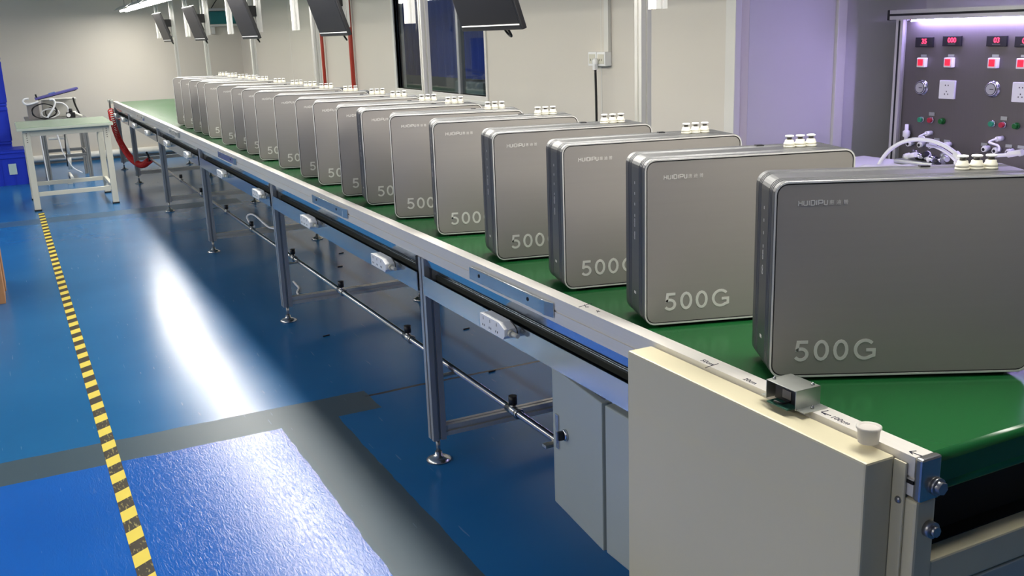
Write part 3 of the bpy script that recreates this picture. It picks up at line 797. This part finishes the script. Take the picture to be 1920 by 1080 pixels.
for (px, py, sym) in ((1735, 79, '35'), (1787, 77, '000'), (1871, 77, '03'), (1925, 78, '00')):
    q = P(px, py)
    d = MB().box((-.010, q.y - .050, q.z - .0225), (.001, q.y + .050, q.z + .0225), .002).build('display', M['black'], tpn)
    o = link('display_digits', text_mesh(sym, .031, M['red_led'], .0003, .0004, 'CENTER'), d)
    o.location = (-.0106, q.y - .002, q.z - .006); o.rotation_euler = (R(90), 0, R(-90))
    MB().box((-.0106, q.y - .02, q.z - .014), (-.0098, q.y + .02, q.z - .011)).build('display_marks', M['collar'], d)
for (px, py) in ((1732, 117), (1783, 117), (1866, 118), (1920, 119)):
    q = P(px, py)
    b = MB().box((-.022, q.y - .022, q.z - .022), (.001, q.y + .022, q.z + .022), .003).build('lamp_button', M['white'], tpn)
    MB().box((-.026, q.y - .014, q.z - .014), (-.021, q.y + .014, q.z + .016), .002).build('red_lens', M['red_lamp'], b)
    MB().box((-.003, q.y - .016, q.z + .026), (.001, q.y + .016, q.z + .036)).build('name_plate', M['zinc'], b)
for (px, py) in ((1729, 164), (1862, 167)):
    q = P(px, py)
    g = MB().lathe([(.037, -.001), (.037, .003), (.031, .005), (.030, .014), (.030, .016), (.0265, .0165)], (0, q.y, q.z), (-1, 0, 0), 28).build('pressure_gauge', M['chrome'], tpn)
    MB().lathe([(.0262, .0160), (.0262, .0172)], (0, q.y, q.z), (-1, 0, 0), 28).build('dial_rim', M['black'], g)
    MB().lathe([(.0232, .0165), (.0232, .0178)], (0, q.y, q.z), (-1, 0, 0), 28).build('dial', M['gauge_face'], g)
    MB().box((-.0186, q.y - .015, q.z - .002), (-.0177, q.y + .004, q.z + .0015)).build('needle', M['black'], g)
for (px, py) in ((1778, 168), (1917, 173)):
    q = P(px, py)
    s = MB().box((-.012, q.y - .042, q.z - .042), (.001, q.y + .042, q.z + .042), .003).build('socket_plate', M['white'], tpn)
    for (dy, dz) in ((.008, .02), (-.008, .02), (0, -.008), (.009, -.02), (-.009, -.02)):
        MB().box((-.0126, q.y + dy - .002, q.z + dz - .003), (-.0115, q.y + dy + .002, q.z + dz + .003)).build('socket_hole', M['blackgap'], s)
for (px, py, mm) in ((1729, 224, 'btn_green'), (1747, 225, 'btn_red'), (1768, 227, 'btn_green2'), (1862, 232, 'btn_green'), (1882, 234, 'btn_red'), (1907, 236, 'btn_green2')):
    q = P(px, py)
    b = MB().lathe([(.015, -.001), (.015, .006), (.013, .008)], (0, q.y, q.z), (-1, 0, 0), 18).build('push_button', M['chrome'] if mm != 'btn_green2' else M['btn_green2'], tpn)
    MB().lathe([(.012, .007), (.012, .020), (.010, .022)], (0, q.y, q.z), (-1, 0, 0), 18).build('button_cap', M[mm], b)
    if mm == 'btn_red':
        MB().box((-.003, q.y - .016, q.z + .020), (.001, q.y + .016, q.z + .036)).build('name_plate', M['zinc'], b)
q = P(1710, 34); MB().lathe([(.010, 0), (.010, .005), (.006, .008)], (0, q.y, q.z), (-1, 0, 0), 14).build('indicator_lamp', M['btn_red'], tpn)
for (px, py) in ((1715, 260), (1757, 262), (1776, 265), (1846, 271), (1892, 274), (1915, 276)):
    q = P(px, py); MB().box((-.003, q.y - .016, q.z - .006), (.001, q.y + .016, q.z + .007)).build('name_plate', M['zinc'], tpn)
# hose ports on the panel
for (px, py) in ((1706, 268), (1727, 270), (1747, 272), (1776, 271), (1848, 278), (1868, 281), (1893, 284), (1916, 286)):
    q = P(px, py, XP - .02)
    f = MB().cyl((.0, q.y, q.z), (-.035, q.y, q.z - .004), .012, 12).cyl((-.02, q.y, q.z), (-.028, q.y, q.z - .003), .015, 6).build('hose_port', M['white'], tpn)
    MB().cyl((-.034, q.y, q.z - .004), (-.037, q.y, q.z - .0045), .007, 10).build('port_bore', M['black'], f)
for (a, b) in (((1747, 249), (1733, 262)), ((1880, 259), (1873, 284))):
    q, r_ = P(*a), P(*b, XP - .09)
    e = MB().cyl((0, q.y, q.z), (-.035, q.y + .004, q.z - .002), .011, 12).build('elbow_port', M['white'], tpn)
    MB().tube([(-.034, q.y + .004, q.z), (-.06, q.y + .02, q.z - .015), (-.085, r_.y + .01, (q.z + r_.z) / 2), (-.09, r_.y, r_.z)], .005, 8).build('thin_tube', M['tube'], e)
q = P(1705, 250); MB().cyl((-.02, q.y, q.z - .045), (-.02, q.y, q.z + .045), .009, 12).lathe([(.006, -.02), (.017, -.012), (.017, .012), (.006, .02)], (-.02, q.y, q.z), (0, 0, 1), 16).cyl((-.02, q.y, q.z), (.001, q.y, q.z), .008).build('needle_valve', M['white'], tpn)
# bench in front of the panel
bn = thing('test_bench', 'pale bench standing in front of the test panel', 'bench', (3.10, 1.7, 0))
MB().box((0, 0, .80), (.69, 1.9, .83), .004).build('bench_top', M['white'], bn)
for (x, y) in ((.04, .04), (.65, .04), (.04, 1.86), (.65, 1.86)):
    MB().slot((x, y, 0), (x, y, .80), .04).build('leg', M['alu'], bn)
# big white hoses arching up from the bench
def hose(label, pix, x, r=.011, tip=True):
    t = thing('white_hose', label, 'hose', (0, 0, 0), 0, 'white hoses on the test bench')
    pts = [at(px, py, 0, x if not isinstance(x, (list, tuple)) else x[i]) for i, (px, py) in enumerate(pix)]
    MB().tube(pts, r, 10).build('hose_run', M['tube'], t)
    if tip:
        d = (pts[-1] - pts[-2]).normalized()
        MB().cyl(pts[-1] - d * .05, pts[-1] + d * .012, r * 1.7, 12).build('hose_fitting', M['white'], t)
    return t
hose('long white hose arching high across the test panel', [(1640, 326), (1653, 300), (1672, 278), (1700, 264), (1732, 262), (1764, 270), (1790, 286), (1806, 304)], 3.36, .0085)
hose('shorter white hose arching under the long one', [(1738, 272), (1754, 275), (1772, 284), (1785, 294), (1794, 306), (1797, 326)], 3.42, .007)
hose('white hose end lying behind the near purifier', [(1865, 292), (1890, 290), (1912, 286)], 3.45, .007)
# clutter of fittings on the bench
fit = thing('fitting_cluster', 'cluster of clear and chrome quick fittings behind the near purifier', 'fittings', (0, 0, 0))
for (px, py, ex, ey, mm, r_) in ((1698, 294, 1718, 290, 'white', .012), (1714, 286, 1727, 294, 'chrome', .011), (1722, 296, 1738, 288, 'black', .012),
                                 (1735, 294, 1752, 300, 'chrome', .013), (1738, 289, 1744, 303, 'white', .013), (1750, 296, 1760, 306, 'black', .012),
                                 (1752, 303, 1766, 300, 'chrome', .010), (1730, 302, 1748, 306, 'black', .012), (1769, 291, 1776, 299, 'zinc', .012)):
    a, b = at(px, py, 0, 3.74), at(ex, ey, 0, 3.70)
    MB().cyl(a, b, r_, 12).cyl(a, a + (b - a) * .35, r_ * 1.35, 8).build('fitting', M[mm], fit)
lo_ = at(1730, 308, 0, 3.74); MB().box((3.68, lo_.y - .10, .831), (3.775, lo_.y + .12, lo_.z + .02), .01).build('manifold', M['zinc'], fit)
# white sheet on the bench
sheet = MB(); nx, ny = 14, 8
a, b = at(1612, 312, 0, 3.2), at(1765, 306, 0, 3.2)
vs = []
for i in range(nx + 1):
    for j in range(ny + 1):
        u_, v_ = i / nx, j / ny
        z = (a.z - .0) + .02 * math.sin(u_ * 3.1) + .010 * math.sin(u_ * 11 + v_ * 4) * math.sin(v_ * 5) - .03 * (1 - math.sin(v_ * 3.14))
        vs.append((3.13 + .25 * v_, a.y + (b.y - a.y) * u_, z))
n2 = len(vs); vs += [(x, y, .831) for x, y, z in vs]
fs = []
W_ = ny + 1
for i in range(nx):
    for j in range(ny):
        q = (i * W_ + j, (i + 1) * W_ + j, (i + 1) * W_ + j + 1, i * W_ + j + 1); fs += [q, tuple(k + n2 for k in q[::-1])]
for i in range(nx): fs += [(i * W_, i * W_ + n2, (i + 1) * W_ + n2, (i + 1) * W_), (i * W_ + ny, (i + 1) * W_ + ny, (i + 1) * W_ + ny + n2, i * W_ + ny + n2)]
for j in range(ny): fs += [(j, j + 1, j + 1 + n2, j + n2), (nx * W_ + j, nx * W_ + j + n2, nx * W_ + j + 1 + n2, nx * W_ + j + 1)]
sb = sheet.add(vs, fs, True).build('plastic_bag', M['white']); tag(sb, 'crumpled white plastic bag on the test bench behind the purifiers', 'bag')

# ================================================================== LEFT: TABLE, STAND, CRATES, CARTON
tab = thing('work_table', 'small green topped work table with cream steel legs by the tape', 'table', (.08, 10.16, 0))
TW, TD, TZ = .83, .95, .78
MB().box((0, 0, TZ - .028), (TW, TD, TZ - .004), .004).build('table_top', M['edge'], tab)
MB().box((.004, .004, TZ - .004), (TW - .004, TD - .004, TZ)).build('table_mat', M['top_green'], tab)
for (x, y) in ((.05, .05), (TW - .09, .05), (.05, TD - .09), (TW - .09, TD - .09)):
    l = MB().box((x, y, .012), (x + .055, y + .04, TZ - .03), .004).build('leg', M['leg_cream'], tab)
    MB().box((x - .005, y - .005, 0), (x + .06, y + .045, .014), .002).build('foot', M['black'], l)
    for zz in (.72, .70, .68, .66, .64): MB().box((x + .022, y - .001, zz), (x + .032, y + .001, zz + .008)).build('adjust_hole', M['collar'], l)
MB().box((.105, .055, TZ - .085), (TW - .09, .085, TZ - .03), .003).build('apron', M['leg_cream'], tab)
MB().box((.105, .055, .135), (TW - .09, .085, .175), .003).build('stretcher', M['leg_cream'], tab)
MB().box((.105, TD - .08, .135), (TW - .09, TD - .05, .175), .003).build('stretcher', M['leg_cream'], tab)
for x in (.06, TW - .08): MB().box((x, .09, .135), (x + .03, TD - .09, .175), .003).build('stretcher', M['leg_cream'], tab)

st = thing('profile_stand', 'grey aluminium profile stand behind the green topped table', 'stand', (.22, 12.15, 0))
SW, SD = .60, .75
for (x, y) in ((.14, .02), (SW - .03, .02), (.14, SD), (SW - .03, SD)):
    MB().slot((x, y, 0), (x, y, .70), .042).build('leg', M['alu_grey'], st)
for y in (.02, SD):
    MB().slot((.162, y, .30), (SW - .052, y, .30), .036).build('rail', M['alu_grey'], st)
for x in (.14, SW - .03):
    MB().slot((x, .042, .30), (x, SD - .022, .30), .036).build('rail', M['alu_grey'], st)
MB().box((-.02, -.02, .70), (SW, SD + .02, .715), .003).build('stand_top', M['alu_grey'], st)
# equipment on the stand
bin_ = thing('plastic_tank', 'grey translucent plastic tank on the stand by the far wall', 'tank', (.24, 12.36, .715))
tk_ = MB()
tk_.box((0, 0, 0), (.12, .2, .004)).box((0, 0, .004), (.004, .2, .17)).box((.116, 0, .004), (.12, .2, .17)).box((.004, 0, .004), (.116, .004, .17)).box((.004, .196, .004), (.116, .2, .17))
tk_.build('tank_shell', mat('smoky_plastic', srgb(140, 136, 136), 0.3), bin_)
MB().box((-.006, -.006, .17), (.126, .206, .18), .002).build('tank_rim', M['wall_b'], bin_)
ck = thing('clear_box', 'pale clear plastic box behind the tubing on the stand', 'box', (.40, 12.50, .715))
MB().box((0, 0, 0), (.36, .25, .19), .01).build('box_shell', mat('pale_clear_plastic', srgb(214, 214, 208), 0.25, trans=0.35, ior=1.1), ck)
MB().box((-.006, -.006, .19), (.366, .256, .2), .003).build('box_lid', mat('pale_clear_lid', srgb(222, 222, 216), 0.3), ck)
pa, pb = at(66, 186, 1, 12.25), at(146, 165, 1, 12.25)
ld_ = thing('violet_board', 'violet blue board resting tilted on top of the equipment', 'board', (pa.x, 12.25, pa.z))
ang = math.atan2(pb.z - pa.z, pb.x - pa.x); Ln = (pb - pa).length
rm = Matrix.Rotation(-ang, 4, 'Y')
MB().box((0, 0, -.012), (Ln, .20, .008), .003).xf(rm).build('board_panel', M['purple'], ld_)
MB().box((.02, -.002, -.019), (Ln - .02, .16, -.012)).xf(rm).build('board_underside', M['black'], ld_)
MB().box((.15, .04, .008), (.22, .14, .02), .003).xf(rm).build('board_clip', mat('blue_clip', srgb(96, 122, 190), 0.4), ld_)
MB().box((.012, .06, .008), (.03, .12, .045), .003).xf(rm).build('board_stop', M['black'], ld_)
def coil(name, label, cx, cz, rx, rz, y, turns, mm, r):
    pts = []
    for i in range(int(turns * 12) + 1):
        a = 2 * math.pi * i / 12
        pts.append((cx + rx * (1 + .06 * math.sin(i * 1.7)) * math.cos(a), y + .012 * i / 6, cz + rz * (1 + .05 * math.cos(i * 2.1)) * math.sin(a)))
    o = MB().tube(pts, r, 7, 3).build(name, M[mm]); return tag(o, label, 'tube')
coil('black_tube_coil', 'large coil of black tubing on the stand', .40, .806, .125, .079, 12.145, 2.2, 'black', .006)
coil('black_tube_coil', 'tight inner coil of black tubing beside the pressure gauge', .47, .778, .055, .050, 12.31, 2.4, 'black', .005)
coil('white_tube_coil', 'coil of white tubing lying within the black coils', .46, .775, .090, .048, 12.222, 2.5, 'tube', .006)
def loose(name, label, pix, Y, mm, r):
    pts = [at(px, py, 1, Y) for px, py in pix]
    return tag(MB().tube(pts, r, 8).build(name, M[mm]), label, 'tube')
loose('white_tube', 'white tube looping over the left of the tank', [(72, 190), (62, 194), (50, 196), (43, 191), (46, 186), (54, 185)], 12.18, 'tube', .010)
loose('white_tube', 'white tube arching down from beneath the violet board', [(92, 187), (100, 187), (103, 194), (99, 205), (93, 214), (89, 221)], 12.09, 'tube', .010)
loose('white_tube', 'white tube arching towards the pressure gauge', [(104, 192), (116, 193), (125, 199), (128, 207), (126, 218)], 12.22, 'tube', .008)
loose('black_tube', 'upright black tube leaning beside the gauge', [(152, 219), (146, 207), (140, 194), (137, 183)], 12.35, 'black', .010)
gq = at(129, 217, 1, 12.14)
gg = thing('pressure_regulator', 'small black and white pressure regulator beside the tube coils', 'regulator', (gq.x, 12.18, .7155))
MB().box((-.02, 0, 0), (.07, .06, .06), .006).cyl((.03, .03, .055), (.03, .03, .10), .018).build('regulator_body', M['black'], gg)
MB().lathe([(.026, -.001), (.026, .014), (.022, .016)], (0.0, .0, .032), (0, -1, 0), 18).build('gauge_case', M['black'], gg)
MB().lathe([(.0215, .013), (.0215, .0165)], (0.0, .0, .032), (0, -1, 0), 18).build('gauge_dial', M['white'], gg)
MB().cyl((.05, .03, .06), (.14, .03, .01), .014).cyl((.05, .03, .05), (.08, .03, .05), .022).build('regulator_outlet', M['pvc'], gg)
# white pvc frame under the stand
pv = thing('pvc_frame', 'white plastic pipe frame standing under the grey stand', 'frame', (0, 12.4, 0))
def pp(px, py): q = at(px, py, 1, 12.4); return (q.x, 0, max(q.z, .012))
MB().cyl(pp(120, 247), pp(130, 290), .018).build('upright_pipe', M['pvc'], pv)
MB().cyl(pp(91, 260), pp(121, 258), .016).build('cross_pipe', M['pvc'], pv)
MB().cyl(pp(130, 289), pp(132, 318), .018).build('upright_pipe', M['pvc'], pv)
MB().cyl((pp(131, 300)[0], 0, .02), (pp(131, 300)[0], .5, .02), .018).build('foot_pipe', M['pvc'], pv)
loose('white_cable', 'thin white cable drooping below the table to the floor', [(103, 240), (110, 260), (118, 285), (127, 300), (138, 315), (155, 324)], 12.1, 'tube', .007)
loose('white_cable', 'thin white cable hanging straight beside the table leg', [(75, 252), (79, 275), (84, 302), (93, 350)], 12.0, 'tube', .006)
loose('black_cable', 'black cable hanging to a plug under the stand', [(121, 245), (123, 275), (127, 312)], 12.08, 'black', .006)
ppq = at(129, 318, 1, 12.05)
hp = thing('hanging_plug', 'yellowish plug lying at the end of the black cable', 'plug', (ppq.x, 12.05, 0))
MB().box((-.03, -.02, 0), (.02, .03, .045), .005).build('plug_body', M['ivory'], hp); MB().box((.02, -.015, .01), (.04, .02, .05), .004).build('plug_cap', M['black'], hp)

# crates
def crate(label, x0, x1, y0, y1, z0, z1, lab=False, lid=False):
    t = thing('blue_crate', label, 'crate', (x0, y0, z0), 0, 'blue plastic crates stacked at left')
    w_, d_, h_ = x1 - x0, y1 - y0, z1 - z0; th = .012; c = MB()
    i_ = .012
    c.box((i_, i_, 0), (w_ - i_, d_ - i_, .01))
    for a, b in (((i_, i_, .01), (w_ - i_, i_ + th, h_ - .03)), ((i_, d_ - i_ - th, .01), (w_ - i_, d_ - i_, h_ - .03)), ((i_, i_ + th, .01), (i_ + th, d_ - i_ - th, h_ - .03)), ((w_ - i_ - th, i_ + th, .01), (w_ - i_, d_ - i_ - th, h_ - .03))): c.box(a, b)
    c.build('crate_wall', M['blue'], t)
    rim = MB()
    for zz in (h_ - .03, h_ - .085):
        rim.box((0, 0, zz), (w_, i_ + .001, zz + .028), .004).box((0, d_ - i_, zz), (w_, d_, zz + .028), .004).box((0, i_, zz), (i_, d_ - i_, zz + .028), .004).box((w_ - i_, i_, zz), (w_, d_ - i_, zz + .028), .004)
    rim.build('crate_rim', M['blue'], t)
    n = max(2, int(w_ / .12))
    for k in range(n + 1):
        x = .015 + (w_ - .04) * k / n; MB().box((x, .002, .005), (x + .01, i_, h_ - .085)).build('rib', M['blue'], t)
    for k in range(3):
        y = .03 + (d_ - .07) * k / 2; MB().box((w_ - i_, y, .005), (w_ - .002, y + .01, h_ - .085)).build('rib', M['blue'], t)
    if lid: MB().box((.004, .004, h_), (w_ - .004, d_ - .004, h_ + .006), .002).build('lid', M['blue'], t)
    if lab: MB().box((w_ - .19, -.001, .12), (w_ - .11, .003, .24), .001).build('crate_label', M['label'], t)
crate('large blue crate on the floor with a pale label, left of the table', -.50, .150, 12.38, 12.83, 0, .385, True, True)
crate('tall blue crate behind the labelled crate, bottom of the left stack', -.62, .035, 12.95, 13.45, 0, .44)
crate('blue crate in the middle of the stack at the left edge', -.62, .045, 12.95, 13.45, .442, .88)
crate('blue crate on top of the stack at the left edge', -.62, .055, 12.95, 13.45, .882, 1.40)
ct = thing('cardboard_carton', 'brown cardboard carton at the left edge of the floor', 'carton', (-.55, 6.55, 0))
MB().box((0, 0, 0), (.395, .30, .395), .003).build('carton_box', M['brown'], ct)
MB().box((0, 0, .395), (.395, .148, .400)).box((0, .152, .395), (.395, .30, .400)).build('carton_flap', M['brown'], ct)
ct2 = thing('cardboard_carton', 'second brown carton just behind the one at the left edge', 'carton', (-.56, 6.90, 0))
MB().box((0, 0, 0), (.41, .30, .33), .003).build('carton_box', M['brown'], ct2)
MB().box((0, 0, .33), (.41, .148, .335)).box((0, .152, .33), (.41, .30, .335)).build('carton_flap', M['brown'], ct2)

# ================================================================== RED COILED AIR HOSE
path = [Vector(v) for v in ((1.151, 12.95, .735), (1.148, 12.85, .64), (1.148, 12.7, .53), (1.159, 12.4, .396), (1.188, 12.0, .276), (1.22, 11.6, .222), (1.255, 11.3, .226), (1.300, 11.02, .300))]
dense = []
PP = [path[0] * 2 - path[1]] + path + [path[-1] * 2 - path[-2]]
for i in range(1, len(PP) - 2):
    for k in range(60):
        t = k / 60; a, b, c, d = PP[i - 1:i + 3]
        dense.append(0.5 * ((2 * b) + (c - a) * t + (2 * a - 5 * b + 4 * c - d) * t * t + (3 * b - a - 3 * c + d) * t ** 3))
hel = []; acc = 0.0; u_ = None
for i in range(len(dense) - 1):
    t = dense[i + 1] - dense[i]; ln = t.length; t.normalize()
    u_ = t.orthogonal().normalized() if u_ is None else (u_ - t * u_.dot(t)).normalized()
    w_ = t.cross(u_); steps = max(1, int(ln / .0022))
    for s_ in range(steps):
        acc += ln / steps; a = acc / .036 * 2 * math.pi
        hel.append(dense[i] + t * (ln * s_ / steps) + (u_ * math.cos(a) + w_ * math.sin(a)) * .030)
hz = thing('coiled_air_hose', 'red coiled air hose hanging from the far end of the conveyor', 'hose', (0, 0, 0))
MB().tube(hel, .0065, 6, 1).build('coil', M['red'], hz)
MB().tube([path[0], (1.155, 12.98, .79), (1.165, 13.03, .83), (1.185, 13.05, .84)], .010, 8).build('hose_tail', M['black'], hz)
MB().cyl((1.295, 11.03, .295), (1.30, 10.98, .318), .012).cyl((1.30, 11.01, .305), (1.285, 11.10, .375), .011).build('quick_coupler', M['black'], hz)
# hose hanger bits at the far corner
fc = MB().box((1.165, 13.021, .80), (1.20, 13.06, .845), .004).box((1.14, 13.03, .815), (1.165, 13.05, .85), .003).build('corner_clamp', M['zinc'], conv)

# ================================================================== SCRAPS ON THE FLOOR
sq = MB().tube([at(px, py, 2, .006) for px, py in ((550, 528), (555, 534), (560, 540), (557, 548), (560, 554), (556, 559))], .006, 8).build('tube_scrap', M['tube'])
tag(sq, 'short wavy white tube scrap lying on the floor behind a leg', 'tube scrap')
lpz = [(463, 408), (466, 403), (473, 402), (483, 408), (495, 419), (506, 427), (518, 429)]
lt = MB().tube([at(x, y, 0, 1.36) for x, y in [(477, 425), (470, 420)] + lpz], .006, 8).build('tube_loop', M['tube'])
tag(lt, 'white tube looping out from the air pipe beneath the conveyor', 'tube')
for k, (px, py) in enumerate(((640, 475), (638, 500), (612, 630), (875, 617), (923, 697))):
    q = at(px, py, 2, 0.002)
    o = MB().cyl((q.x - .018, q.y, .0035), (q.x + .018, q.y + .006, .0035), .0034, 8).build('screw_scrap', M['black'])
    tag(o, ('tiny black scrap on the floor below the second power strip', 'tiny black scrap near the rear cross bar shadow', 'tiny black scrap on the floor left of the first leg', 'tiny black scrap on the floor right of the first leg', 'tiny black scrap on the floor near the control cabinet')[k], 'scrap')
